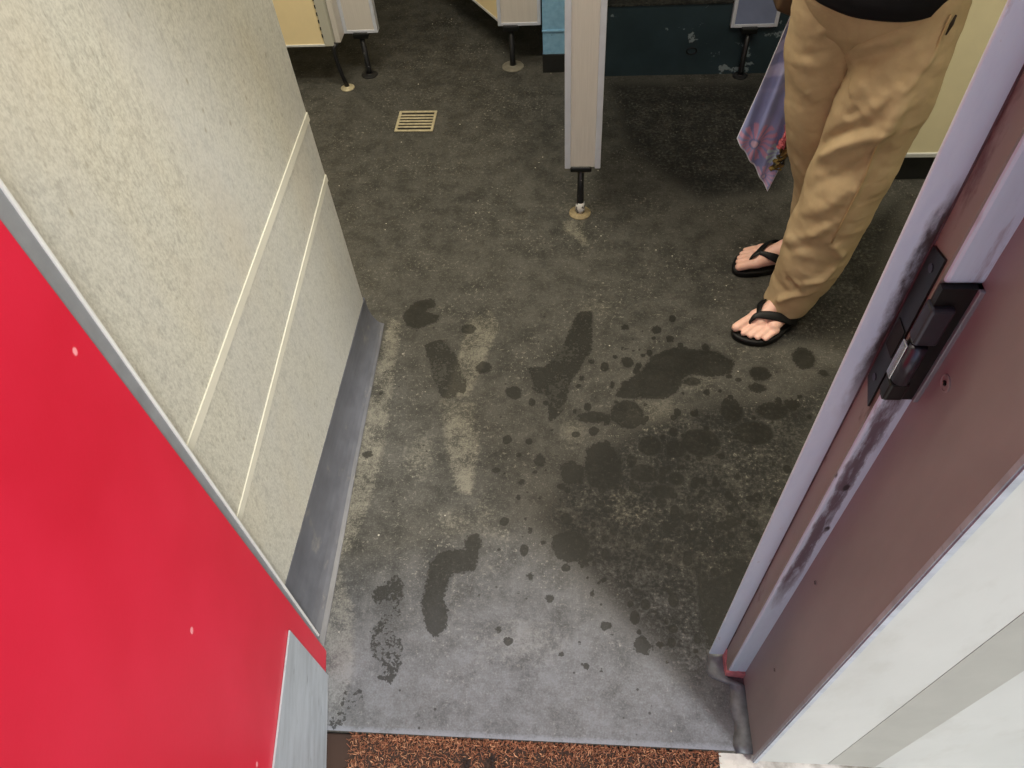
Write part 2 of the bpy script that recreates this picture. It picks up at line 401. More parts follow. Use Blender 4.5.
# floor: dark worn paint with damp and painted shade, pale dust and painted door light
m_floor = Mat('worn_floor_paint', .45, spec=.16)
def _floor():
    M = m_floor
    A = M.attr('marks')
    sep = M.n('ShaderNodeSeparateColor')
    M.l(A.outputs['Color'], sep.inputs[0])
    wet, dust, drops, damp_shade = sep.outputs[0], sep.outputs[1], sep.outputs[2], A.outputs['Alpha']
    n1 = M.noise(2.2, 5, .6)
    n2 = M.noise(14, 6, .72)
    n3 = M.noise(95, 4, .7)
    n4 = M.noise(260, 3, .65)
    g = M.math('ADD', M.math('MULTIPLY', n3, .45), M.math('MULTIPLY', n4, .55))
    mul = lambda *v: v[0] if len(v) == 1 else M.math('MULTIPLY', v[0], mul(*v[1:]))
    c = M.mix(M.ramp(n1, [(.32, 0.), (.68, 1.)]), lin((50, 50, 47)), lin((72, 71, 66)))
    c = M.mix(mul(M.ramp(n2, [(.44, 0.), (.66, 1.)]), .6), c, lin((88, 87, 82)))
    c = M.mix(mul(M.ramp(n2, [(.32, 1.), (.47, 0.)]), .5), c, lin((36, 36, 33)))
    c = M.mix(mul(M.ramp(g, [(.36, 1.), (.50, 0.)]), .30), c, lin((36, 36, 34)))
    c = M.mix(mul(M.ramp(g, [(.52, 0.), (.64, 1.)]), .34), c, lin((122, 121, 114)))
    # chalky flecks, scratches and scuffs
    fl = mul(M.ramp(n3, [(.58, 0.), (.66, 1.)]), M.ramp(n4, [(.46, 0.), (.56, 1.)]), M.ramp(M.noise(5, 4), [(.44, 0.), (.62, 1.)]))
    c = M.mix(mul(fl, .7), c, lin((168, 163, 148)))
    sc = mul(M.ramp(M.noise(26, 6, .78, M.vec((1, 3, 1), (0, 0, .7)), 2.0), [(.60, 0.), (.66, 1.)]), M.ramp(M.noise(3.6, 3), [(.46, 0.), (.58, 1.)]), M.ramp(g, [(.44, 0.), (.56, 1.)]))
    c = M.mix(mul(sc, .65), c, lin((150, 147, 134)))
    sp = mul(M.ramp(M.voro(24), [(.045, 1.), (.075, 0.)]), M.ramp(M.noise(8, 2), [(.54, 0.), (.58, 1.)]))
    c = M.mix(mul(sp, .8), c, lin((190, 186, 172)))
    # dust laid where people do not tread
    gd = M.ramp(M.math('ADD', M.math('MULTIPLY', n2, .45), M.math('MULTIPLY', g, .6)), [(.47, .12), (.58, 1.)])
    dj = M.ramp(M.math('ADD', dust, M.math('MULTIPLY', M.math('SUBTRACT', n3, .5), .9)), [(.25, 0.), (.75, 1.)])
    c = M.mix(mul(dj, gd, .56), c, lin((130, 127, 114)))
    wn = M.attr('lit_wear').outputs['Fac']
    c = M.mix(mul(wn, M.ramp(M.math('ADD', M.math('MULTIPLY', n2, .5), M.math('MULTIPLY', g, .5)), [(.36, .25), (.60, 1.)])), c, lin((112, 116, 124)))
    dk = mul(M.ramp(M.voro(30), [(.07, 1.), (.11, 0.)]), M.ramp(M.noise(7, 2, .5, M.vec((1, 1, 1), (0, 0, 1.2))), [(.52, 0.), (.56, 1.)]))
    c = M.mix(mul(dk, .75), c, lin((36, 35, 32)))
    # damp, with the jamb's shadow on the floor painted in
    e = M.math('ADD', M.math('MULTIPLY', M.math('SUBTRACT', n2, .5), 1.25), M.math('MULTIPLY', M.math('SUBTRACT', n3, .5), 1.2))
    dm = M.ramp(M.math('ADD', damp_shade, M.math('MULTIPLY', e, 1.3)), [(.36, 0.), (.62, 1.)])
    c = M.mix(mul(dm, M.ramp(M.math('ADD', M.math('MULTIPLY', n3, .6), M.math('MULTIPLY', n2, .4)), [(.44, .85), (.60, .22)])), c, lin((26, 27, 26)))
    w = M.ramp(M.math('ADD', wet, e), [(.44, 0.), (.52, 1.)])
    dr = M.ramp(M.math('ADD', drops, e), [(.46, 0.), (.56, 1.)])
    w = M.math('MAXIMUM', w, dr)
    c = M.mix(mul(w, .78), c, lin((24, 24, 20)))
    M.color(c)
    M.rough(M.math('SUBTRACT', M.math('ADD', .48, M.math('MULTIPLY', n2, .2)), M.math('MULTIPLY', w, .10)))
    h = M.math('SUBTRACT', M.math('ADD', M.math('MULTIPLY', n3, .6), M.math('MULTIPLY', n4, .4)), M.math('MULTIPLY', w, .2))
    M.bump(h, .4, .002)
_floor()

# ---------------------------------------------------------------- floor with its stains
def floor_mesh():
    x0, x1, y0, y1, d = -.66, 1.2, .36, 2.9, .0062
    nx, ny = int((x1 - x0) / d), int((y1 - y0) / d)
    xs, ys = np.linspace(x0, x1, nx + 1), np.linspace(y0, y1, ny + 1)
    X, Y = np.meshgrid(xs, ys)
    P = np.stack([X.ravel(), Y.ravel()], 1)
    def sdf(poly):
        a = np.array(poly); b = np.roll(a, -1, 0)
        lo, hi = a.min(0) - .07, a.max(0) + .07
        idx = np.where(((P > lo) & (P < hi)).all(1))[0]
        p = P[idx]
        dist = np.full(len(p), 9.)
        ins = np.zeros(len(p), bool)
        for i in range(len(a)):
            e = b[i] - a[i]
            w = p - a[i]
            t = np.clip((w @ e) / (e @ e), 0, 1)
            dist = np.minimum(dist, np.linalg.norm(w - t[:, None] * e, axis=1))
            c = ((a[i, 1] > p[:, 1]) != (b[i, 1] > p[:, 1])) & (p[:, 0] < (b[i, 0] - a[i, 0]) * (p[:, 1] - a[i, 1]) / (b[i, 1] - a[i, 1] + 1e-12) + a[i, 0])
            ins ^= c
        return idx, np.where(ins, dist, -dist)
    wet = np.zeros(len(P)); dust = np.zeros(len(P)); drops = np.zeros(len(P))
    def put(arr, idx, v): arr[idx] = np.maximum(arr[idx], v)
    for k_, poly in enumerate(WET):
        idx, s = sdf(poly)                               # half-dried prints stay fainter
        put(wet, idx, np.clip(.5 + s / .030, 0, {1: .56, 2: .60, 7: .50, 8: .49}.get(k_, 1)))
    damp_shade = np.zeros(len(P))
    for poly in DAMP_SHADE:
        idx, s = sdf(poly)
        put(damp_shade, idx, np.clip(.5 + s / .12, 0, 1))
    for poly in DUST:
        idx, s = sdf(poly)
        put(dust, idx, np.clip(.5 + s / .032, 0, 1))
    def ell(arr, x, y, a, b, soft, top=1.0):
        q = np.sqrt(((P[:, 0] - x) / a) ** 2 + ((P[:, 1] - y) / b) ** 2)
        put(arr, slice(None), top * np.clip(.5 + (1 - q) * min(a, b) / soft, 0, 1))
    for x, y, a, b in ELL:
        ell(wet, x, y, a, b, .024)
    for x, y, a, b in DELL:
        ell(dust, x, y, a, b, .07, .55)
    # drips over the right-hand half of the doorway
    k = 0
    while k < 620:
        x, y = rng.uniform(-.22, .66), rng.uniform(.50, 1.6)
        if rng.random() > math.exp(-(((x - .27) / .30) ** 2 + ((y - .92) / .34) ** 2)):
            continue
        r = .0025 + .010 * rng.random() ** 2.5
        q = np.sqrt(((P[:, 0] - x)) ** 2 + ((P[:, 1] - y) / rng.uniform(.8, 1.5)) ** 2)
        idx = np.where(q < r + .02)[0]
        put(drops, idx, np.clip(.5 + (r - q[idx]) / .010, 0, 1))
        k += 1
    lit_wear = np.clip((.86 - P[:, 1] - .25 * np.abs(P[:, 0] + .12)) / .30, 0, 1) * .75  # tread wear plus light from the doorway, painted as one paler zone
    lit_wear = np.maximum(lit_wear, np.clip((.371 - P[:, 1]) / .006, 0, 1) * 1.6)
    # pale dust along the threshold lip
    verts = [(x, y, 0.) for x, y in P]
    f = []
    for j in range(ny):
        o = j * (nx + 1)
        for i in range(nx):
            f.append((o + i, o + i + 1, o + i + nx + 2, o + i + nx + 1))
    n = len(verts)
    def quad(a, b, c, e, z=0.):
        i = len(verts)
        verts.extend([(a, c, z), (b, c, z), (b, e, z), (a, e, z)])
        f.append((i, i + 1, i + 2, i + 3))
    quad(-2.6, x0, y0 + .2, 4.6); quad(x1, 2.3, y0 + .2, 4.6); quad(x0, x1, y1, 4.6)
    i = len(verts)                                       # the lip of the slab down to the pavement
    verts.extend([(x0, y0, 0), (x1, y0, 0), (x1, y0, -.03), (x0, y0, -.03)])
    f.append((i + 3, i + 2, i + 1, i))
    me = bpy.data.meshes.new('floor')
    me.from_pydata(verts, [], f)
    at = me.color_attributes.new('marks', 'FLOAT_COLOR', 'POINT')
    c = np.zeros((len(verts), 4), np.float32)
    c[:n, 0], c[:n, 1], c[:n, 2], c[:n, 3] = wet, dust, drops, damp_shade
    at.data.foreach_set('color', c.ravel())
    wa = me.attributes.new('lit_wear', 'FLOAT', 'POINT')
    wv = np.zeros(len(verts), np.float32); wv[:n] = lit_wear
    wa.data.foreach_set('value', wv)
    me.update()
    return me
struct(obj('floor', floor_mesh(), m_floor))

struct(obj('ground', box(B(), -5, 5, -6, .36, -.12, -.022), m_concrete))

# ---------------------------------------------------------------- room shell
PX = -.605                                               # face of the speckled partition on the left
wl = B()
prism(wl, [(PX, .50, .158), (PX, 1.485, .114), (PX, 1.485, 2.45), (PX, .50, 2.45)], (-.04, 0, 0))
wall_left = struct(obj('wall_left', wl, m_laminate))
def batten(y0, z0, y1, z1, h=.014):
    bm = B()
    prism(bm, [(PX + .0035, y0, z0 - h / 2), (PX + .0035, y1, z1 - h / 2), (PX + .0025, y1, z1 + h / 2), (PX + .0025, y0, z0 + h / 2)], (-.012, 0, 0))
    return bm
obj('batten', batten(.50, .675, 1.486, .710, .019), m_batten, wall_left)
obj('batten', batten(.50, .436, 1.486, .543, .017), m_batten, wall_left)

cv = B()                                                 # coved skirting under the partition
rows = []
for y, top, foot in [(.50, .162, -.543), (.62, .158, -.546), (1.0, .138, -.558), (1.45, .116, -.566), (1.50, .113, -.568)]:
    prof = [(PX - .04, top + .002), (PX - .004, top + .002), (PX + .001, top - .004)]
    for k in range(9):
        a = k / 8 * math.pi / 2
        w = foot - (PX + .001)
        prof.append((PX + .001 + w * (1 - math.cos(a)), .002 + (top - .03) * (1 - math.sin(a))))
    prof += [(foot + .0005, 0), (PX - .04, 0)]
    rows.append([cv.verts.new((x, y, z)) for x, z in prof])
for a, b in zip(rows, rows[1:]):
    for k in range(len(a)):
        cv.faces.new((a[k], a[(k + 1) % len(a)], b[(k + 1) % len(a)], b[k]))
cv.faces.new(rows[0]); cv.faces.new(rows[-1])
struct(obj('baseboard_left', cv, m_cove, smooth=False))

struct(obj('ceiling', box(B(), -2.7, 2.4, .40, 4.7, 2.6, 2.7), m_wall))
struct(obj('wall_far_left', box(B(), -2.7, -2.6, .40, 4.7, 0, 2.6), m_wall))
struct(obj('wall_back', box(B(), -2.6, 2.3, 4.6, 4.7, 0, 2.6), m_wall))
struct(obj('wall_far_right', box(B(), 2.3, 2.4, .40, 4.7, 0, 2.6), m_wall))

# raised step with its dark upstand at the back right
pl = B()
box(pl, .10, 2.3, 2.857, 4.6, 0, .281)
step = struct(obj('trim_1', pl, m_teal))
bm = B()
rr = [[bm.verts.new((.447 + (.019 + .003 * math.cos(q)) * math.cos(t), 2.8565 + .0015 * math.sin(q), .098 + (.013 + .003 * math.cos(q)) * math.sin(t))) for q in (0, 1.57, 3.14, 4.71)] for t in [2 * math.pi * k / 28 for k in range(28)]]
for k in range(28):
    for q in range(4):
        bm.faces.new((rr[k][q], rr[k][(q + 1) % 4], rr[(k + 1) % 28][(q + 1) % 4], rr[(k + 1) % 28][q]))
x_ = obj('oval_ring', bm, m_black, step); x_['label'] = 'small black oval ring on the dark upstand'
tp = B(); box(tp, .10, 2.3, 2.852, 4.6, .281, .287)
obj('step_top', tp, m_floor, step)

# blue block nib wall
nb = B(); box(nb, -.135, .10, 2.9, 4.6, .076, 2.6)
nib = struct(obj('wall_nib', nb, m_blue))
for z in (.171, .371, .571):
    obj('mortar_joint', box(B(), -.137, .10, 2.896, 2.90, z - .003, z + .003), m_blue, nib)
obj('black_skirting', box(B(), -.137, .10, 2.893, 4.6, 0, .076), m_skirt, nib)

# cream clad wall behind the person
rw = B(); box(rw, .95, 2.3, 2.175, 2.857, 0, 2.6)
wr = struct(obj('wall_right', rw, m_skirt))
obj('cladding_panel', box(B(), .95, 2.3, 2.155, 2.175, .118, 2.6), m_cream_dull, wr)
obj('edge_trim', box(B(), .945, 2.3, 2.150, 2.176, .102, .119, .003), m_steel_lt, wr)

# front wall with the doorway
fwl = B(); box(fwl, -3, -.62, .345, .50, -.02, 2.75)
struct(obj('wall_front_left', fwl, m_cladding))
fw = B(); box(fw, .372, 3, .345, .56, -.005, 2.75)
wf = struct(obj('wall_front', fw, m_cladding))
obj('grey_band', box(B(), .508, .598, .3444, .346, .0, 2.75), m_grey_strip, wf)  # flat grey upright band on the cladding
hd = B(); box(hd, -.62, .372, .345, .56, 2.10, 2.75)
struct(obj('wall_header', hd, m_cladding))

# ---------------------------------------------------------------- right door frame
fr = B()
prism(fr, [(.366, .350, .0), (.366, .508, .0), (.385, .508, .0), (.385, .350, .0)], (0, 0, 2.1))
frame = struct(obj('trim_2', fr, m_brown))
bm = B(); prism(bm, [(.3645, .3415, -.012), (.3645, .352, -.012), (.376, .352, -.012), (.376, .3415, -.012)], (0, 0, 2.11))
bmesh.ops.bevel(bm, geom=list(bm.edges), offset=.002, segments=2, affect='EDGES')
obj('corner_edging', bm, m_galv, frame)
bm = B(); box(bm, .332, .372, .5065, .53, .026, .985, .004)
obj('rebate_face', bm, m_wornwhite, frame)
bm = B(); box(bm, .332, .372, .5065, .53, 1.150, 2.1, .004)
obj('rebate_face', bm, m_rebate_top, frame)
bm = B(); box(bm, .330, .372, .510, .548, .01, 2.1)
obj('rebate_recess', bm, m_recess, frame)
bm = B(); box(bm, .298, .331, .546, .5505, .012, 2.1, .0015)
obj('door_stop', bm, m_stop, frame)
bm = B(); box(bm, .3285, .333, .5445, .560, .012, 2.1)
obj('dirty_seam', bm, plain('seam_grime', lin((84, 68, 70)), .7, var=.5, scale=30), frame)
bm = B()
prism(bm, [(.3285, .505, .0), (.369, .502, .0), (.369, .502, .024), (.350, .5045, .032), (.3285, .505, .022)], (0, .03, 0))
prism(bm, [(.3275, .512, 0), (.3275, .548, 0), (.3275, .546, .05), (.3275, .53, .03)], (.004, 0, 0))
obj('pink_paint_patch', bm, m_pink, frame)
# seal where the floor paint runs up the frame
bm = B()
prev = None
for k in range(15):
    y = .356 + k * .0145
    w = .034 + .004 * math.sin(k * 1.3) + .006 * (k > 10)
    h = .0045 + .001 * math.sin(k * .9 + 1)
    xr = .367 if y < .50 else .333
    r = [bm.verts.new((xr, y, 0)), bm.verts.new((xr, y, h)), bm.verts.new((xr - w * .4, y, h * .5)), bm.verts.new((xr - w, y, .0005))]
    if prev:
        for i in range(4):
            bm.faces.new((prev[i], prev[(i + 1) % 4], r[(i + 1) % 4], r[i]))
    else:
        bm.faces.new(r)
    prev = r
bm.faces.new(prev)
obj('floor_seal', bm, m_sealant, frame, True)
def screw(y, z, x=.366, r=.0095):
    bm = B()
    n = 20
    prof = [(r, 0), (r, .0012), (r * .86, .0016), (r * .78, .0008), (r * .35, .0010), (r * .25, .0002)]
    rings = [[bm.verts.new((x - h, y + q * math.cos(2 * math.pi * k / n), z + q * math.sin(2 * math.pi * k / n))) for k in range(n)] for q, h in prof]
    for a, b in zip(rings, rings[1:]):
        for k in range(n):
            bm.faces.new((a[k], a[(k + 1) % n], b[(k + 1) % n], b[k]))
    bm.faces.new(rings[-1])
    s = obj('screw', bm, m_brown, frame)
    c = B(); box(c, x - .0019, x - .0004, y - .0028, y + .0028, z - .0008, z + .0008); box(c, x - .0019, x - .0004, y - .0008, y + .0008, z - .0028, z + .0028)
    lathe_ring = B()
    obj('cross_slot', c, m_black, s)
    lathe_ring.free()
screw(.4758, 1.0456)
screw(.475, .5606, r=.004)
screw(.44, .26, r=.0035)

# strike keeper let into the frame
sk_ = empty('strike_keeper', (.33, .52, .98))
tag(sk_, 'black metal door strike with a bright bolt let into the brown door frame', 'door strike')
def sub(name, bm, mat, parent, smooth=False):
    o = obj(name, bm, mat, parent, smooth)
    o.matrix_parent_inverse = Matrix.Translation(-parent.location)
    return o
bm = B(); prism(bm, [(.3275, .513, .955), (.3275, .540, .975), (.3275, .542, 1.165), (.3275, .515, 1.172)], (.003, 0, 0))
sp = sub('strike_plate', bm, m_black, sk_)
bm = B(); box(bm, .330, .3715, .5005, .5085, .985, 1.150); 
sub('keeper_back', bm, m_black, sk_)
bm = B(); box(bm, .3275, .350, .494, .512, 1.078, 1.128, .003)
sub('keeper_block', bm, m_graphite, sk_)
bm = B(); box(bm, .3275, .348, .494, .512, .990, 1.018, .003)
sub('keeper_block', bm, m_black, sk_)
bm = B(); tube(bm, [(.336, .498, 1.022), (.336, .498, 1.074)], .0085, 20)
sub('roller', bm, m_graphite, sk_, True)
bm = B(); box(bm, .3255, .3285, .500, .511, 1.020, 1.072, .001)
sub('bright_bolt_edge', bm, m_chrome, sk_)
bm = B(); box(bm, .3265, .3280, .516, .536, 1.035, 1.075)
sub('latch_hole', bm, m_void, sk_)
bm = B(); box(bm, .361, .3675, .4965, .5085, .985, 1.150, .001)
sub('lip_edge', bm, m_steel, sk_)
for y, z in ((.527, .99), (.528, 1.15)):
    bm = B()
    tube(bm, [(.3278, y, z), (.3266, y, z)], .0045, 14)
    sub('screw', bm, m_graphite, sk_)

# ---------------------------------------------------------------- left door frame
lf = B(); box(lf, -.70, -.556, .496, .548, .0, 2.1, .002)
for v in lf.verts:
    v.co.x += .0145 * v.co.z * (v.co.x > -.6)            # the jamb stands a little out of plumb
jl = struct(obj('trim_3', lf, m_steel))
bm = B(); box(bm, -.5605, -.5535, .5475, .552, .018, 2.1, .001)
for v in bm.verts:
    v.co.x += .0145 * v.co.z
obj('lit_edge', bm, m_steel_lt, jl)  # highlight along the jamb lip, put in as a pale strip

# ---------------------------------------------------------------- red door leaf standing open towards the viewer
D = Vector((.186, -.983, 0)).normalized()
Nn = Vector((-.983, -.186, 0)).normalized()              # away from the opening
P0 = Vector((-.523, .469, 0))
def dv(s, z, t=0.): return P0 + D * s + Nn * t + Vector((0, 0, z))
bm = B(); prism(bm, [dv(-.05, .012), dv(.80, .012), dv(.80, 2.05), dv(-.05, 2.05)], Nn * .042)
door = struct(obj('door_1', bm, m_red))
bm = B()
prism(bm, [dv(.000, .004, -.004), dv(.80, .004, -.004), dv(.80, .36, -.004), dv(.25, .335, -.004), dv(.004, .291, -.004)], Nn * .0035)
bmesh.ops.bevel(bm, geom=[e for e in bm.edges], offset=.0008, segments=1, affect='EDGES')
kp = obj('kick_plate', bm, m_galv, door); kp['label'] = 'dull grey metal kick plate'
bm = B(); prism(bm, [dv(-.0515, .006, .002), dv(-.0515, .07, .002), dv(-.0515, .055, .034), dv(-.0515, .006, .040)], D * .0025)
rs = obj('rusty_corner', bm, m_rust, door); rs['label'] = 'rusted lower corner of the door edge'

# ---------------------------------------------------------------- coir doormat
def coir():
    base = B(); box(base, -.515, .302, -.16, .3585, -.0215, -.012, .003)  # backing runs left past the pile, a dark strip over the gap
    root = empty('doormat', (-.08, .1, -.0215))
    tag(root, 'bristly brown coir doormat laid against the threshold outside', 'doormat')
    sub('backing', base, plain('mat_backing', lin((48, 32, 24)), .9), root)
    V, F, C = [], [], []
    for i in range(15000):
        y = .357 - .50 * rng.random() ** 1.7
        x = rng.uniform(-.450, .298)
        p = Vector((x, y, -.0135)); a = rng.uniform(0, 2 * math.pi); lean = rng.uniform(.002, .010)
        h = rng.uniform(.007, .014); w = rng.uniform(.0006, .0011)
        d = Vector((math.cos(a), math.sin(a), 0)); s = Vector((-d.y, d.x, 0))
        k = len(V)
        for t in (0, .5, 1):
            q = p + d * lean * t * t + Vector((0, 0, h * (t - .25 * t * t)))
            ww = w * (1 - .5 * t)
            V += [q - s * ww, q + s * ww, q + d * ww + Vector((0, 0, ww))]
        for r in (0, 3):
            for (m_, n_) in ((0, 1), (1, 2), (2, 0)):
                F.append((k + r + m_, k + r + n_, k + r + 3 + n_, k + r + 3 + m_))
        F.append((k + 6, k + 7, k + 8))
        dark = any(((x - cx) / .012) ** 2 + ((y - cy) / .035) ** 2 < 1 for cx, cy in ((-.205, .295), (-.155, .30), (-.06, .27)))
        g = rng.uniform(.55, 1.25)
        c = lin((30, 24, 26)) if dark else tuple(v * g for v in (lin((128, 80, 56)) if rng.random() > .2 else lin((176, 130, 98))))
        C += [(*c, 1)] * 9
    me = bpy.data.meshes.new('coir_pile')
    me.from_pydata(V, [], F)
    at = me.color_attributes.new('tint', 'FLOAT_COLOR', 'POINT')
    at.data.foreach_set('color', np.array(C, np.float32).ravel())
    M = Mat('coir_fibre', .8)
    M.color(M.attr('tint').outputs['Color'])
    o = sub('coir_pile', me, M, root)
    o['kind'] = 'stuff'
coir()

# ---------------------------------------------------------------- floor drain
def drain():
    root = empty('floor_drain', (-.617, 2.556, 0), math.radians(-.5))
    tag(root, 'square metal floor drain grate with six slots in the dark floor', 'drain')
    a, b = .075, .068
    bm = B(); box(bm, -a, a, -b, b, .0006, .0022)
    obj('drain_pit', bm, m_void, root)
    bm = B()
    for x0, x1, y0, y1 in ((-a, a, -b, -b + .010), (-a, a, b - .010, b), (-a, -a + .010, -b + .010, b - .010), (a - .010, a, -b + .010, b - .010)):
        box(bm, x0, x1, y0, y1, .0, .006, .001)
    obj('drain_frame', bm, m_drain, root)
    for k in range(5):
        y = -b + .010 + (k + 1) * (2 * b - .020) / 6
        bm = B(); box(bm, -a + .008, a - .008, y - .0045, y + .0045, .0022, .0056, .001)
        obj('grate_bar', bm, m_drain, root)
drain()

# ---------------------------------------------------------------- cubicle pilasters and screens
def foot(put, x, y, z1, r=.011, bent=False, cup=.034, base=.034, flange=None):
    bm = B()
    lathe(bm, [(base, .0004), (base, .003), (base * .8, .006), (r * 1.5, .008), (r * 1.2, .010)], x, y)
    put('foot_flange', bm, flange or m_leg)
    bm = B()
    if bent:
        tube(bm, [(x, y, .005), (x - .010, y, .05), (x - .020, y, z1 - .04), (x - .018, y, z1 - .012), (x - .006, y + .01, z1 + .004)], [r * 1.2, r, r * .9, r, r * 1.1], 14)
    else:
        tube(bm, [(x, y, .006), (x, y, .03), (x, y, z1 - .015)], [r * 1.25, r, r], 16)
    put('leg', bm, m_leg, True)
    if not bent:
        bm = B(); box(bm, x - cup, x + cup, y - .020, y + .020, z1 - .018, z1 + .004, .004)
        put('leg_bracket', bm, m_black)

# dividing screen nearest the middle
sc = empty('partition_screen', (.02, 2.0, 0))
tag(sc, 'tall narrow end of a pale partition with silver edging on one black leg, mid-floor', 'partition')
def s2(name, bm, mat, smooth=False):
    o = obj(name, bm, mat, sc, smooth)
    o.matrix_parent_inverse = Matrix.Translation(-sc.location)
    return o
bm = B(); box(bm, -.018, .064, 2.0, 2.04, .190, 2.05)
s2('pilaster', bm, m_pilaster)
bm = B(); box(bm, -.033, -.015, 1.996, 2.044, .186, 2.05, .002); s2('edging', bm, m_alu)
bm = B(); box(bm, .061, .079, 1.996, 2.044, .186, 2.05, .002); s2('edging', bm, m_alu)
bm = B(); box(bm, .008, .038, 2.04, 2.857, .195, 2.05); s2('divider_panel', bm, m_pilaster)
bm = B(); lathe(bm, [(.036, .0004), (.036, .003), (.030, .006), (.017, .008)], .018, 2.008, 30)
o = s2('foot_flange', bm, plain('tan_flange', lin((132, 118, 88)), .7, var=.3, scale=60)); o['label'] = 'round tan foot flange'
bm = B(); tube(bm, [(.018, 2.008, .006), (.018, 2.008, .05), (.018, 2.010, .10), (.018, 2.012, .176)], [.0145, .012, .0105, .0105], 18); s2('leg', bm, m_leg, True)
bm = B(); box(bm, -.016, .052, 1.994, 2.03, .172, .192, .005); s2('leg_bracket', bm, m_black)
bm = B(); lathe(bm, [(.0150, .008), (.0158, .020), (.0135, .048)], .018, 2.008, 18); o = s2('leg_collar', bm, plain('chipped_white_paint', lin((190, 188, 186)), .5, var=.1, dirt=lin((60, 58, 60)), dscale=60, dlo=.5, dhi=.55), True)

def pilaster(name, label, x0, x1, y, z0, lx, ly, face, leg_kw=None, door=None, panel_depth=.03):
    r = empty(name, ((x0 + x1) / 2, y, 0))
    tag(r, label, 'partition', 'narrow cubicle pilasters on black legs')
    def a(nm, bm, mat, sm=False):
        o = obj(nm, bm, mat, r, sm)
        o.matrix_parent_inverse = Matrix.Translation(-r.location)
        return o
    bm = B(); box(bm, x0 + .010, x1 - .010, y, y + panel_depth, z0 + .008, 2.05); a('panel', bm, face)
    bm = B(); box(bm, x0, x0 + .014, y - .003, y + panel_depth + .003, z0, 2.05, .002); a('edging', bm, m_alu)
    bm = B(); box(bm, x1 - .014, x1, y - .003, y + panel_depth + .003, z0, 2.05, .002); a('edging', bm, m_alu)
    bm = B(); box(bm, x0 + .014, x1 - .014, y - .003, y + panel_depth + .003, z0, z0 + .012, .001); a('bottom_trim', bm, m_alu)
    foot(a, lx, ly, z0, **(leg_kw or {}))
    return r, a
p2, a2 = pilaster('cubicle_pilaster', 'greige cubicle pilaster on one black leg beside the blue block wall', -.313, -.142, 2.94, .175, -.263, 2.945, m_pilaster, dict(cup=.030, base=.045, flange=plain('grey_tan_flange', lin((112, 108, 96)), .6, var=.2, scale=50)))
p3, a3 = pilaster('cubicle_pilaster', 'pale grey cubicle pilaster on a straight black leg, beside the thin bent leg', -.928, -.790, 2.90, .181, -.862, 2.905, m_pilaster, dict(cup=.030, base=.034))
bm = B(); box(bm, -.948, -.928, 2.83, 2.925, .181, 2.05); a3('side_return', bm, m_pilaster)
p4, a4 = pilaster('cubicle_pilaster', 'blue-grey cubicle pilaster in shadow in front of the dark upstand, beside the floral scarf', .577, .750, 2.84, .196, .648, 2.84, m_alu_cool, dict(cup=.030, r=.010, base=.03))

# cream panel on the thin bent leg
r = empty('cubicle_partition', (-1.2, 2.81, 0))
tag(r, 'wide cream cubicle panel on a thin bent black leg, beyond the speckled wall', 'partition')
def a5(nm, bm, mat, sm=False):
    o = obj(nm, bm, mat, r, sm)
    o.matrix_parent_inverse = Matrix.Translation(-r.location)
    return o
bm = B(); box(bm, -1.75, -.985, 2.81, 2.84, .184, 2.05); a5('panel', bm, m_cream)
bm = B(); box(bm, -1.75, -.985, 2.806, 2.844, .178, .186, .001); a5('bottom_trim', bm, m_steel_lt)
bm = B(); box(bm, -.987, -.950, 2.806, 2.844, .178, 2.05, .002); a5('edge_strip', bm, m_batten)
for k in range(16):
    z = .215 + k * .028
    bm = B(); box(bm, -.9885, -.9845, 2.804, 2.8065, z, z + .013); a5('rivet', bm, m_black)
foot(a5, -.937, 2.807, .181, r=.0085, bent=True, base=.028, flange=m_drain)

# cream cubicle door standing half open
r = empty('cubicle_door', (-.325, 2.97, 0))
tag(r, 'cream cubicle door swung inwards from the pilaster beside the blue wall', 'door')
dd = Vector((-.433 + .31, 3.157 - 2.966, 0)).normalized(); dn = Vector((dd.y, -dd.x, 0))
q0 = Vector((-.316, 2.972, 0))
def a6(nm, bm, mat):  # parts of the door
    o = obj(nm, bm, mat, r)
    o.matrix_parent_inverse = Matrix.Translation(-r.location)
bm = B(); prism(bm, [q0 + Vector((0, 0, .186)), q0 + dd * .58 + Vector((0, 0, .186)), q0 + dd * .58 + Vector((0, 0, 2.0)), q0 + Vector((0, 0, 2.0))], dn * .022); a6('panel', bm, m_cream)
bm = B(); prism(bm, [q0 - dn * .002 + Vector((0, 0, .178)), q0 + dd * .58 - dn * .002 + Vector((0, 0, .178)), q0 + dd * .58 - dn * .002 + Vector((0, 0, .187)), q0 - dn * .002 + Vector((0, 0, .187))], dn * .026); a6('bottom_trim', bm, m_steel_lt)

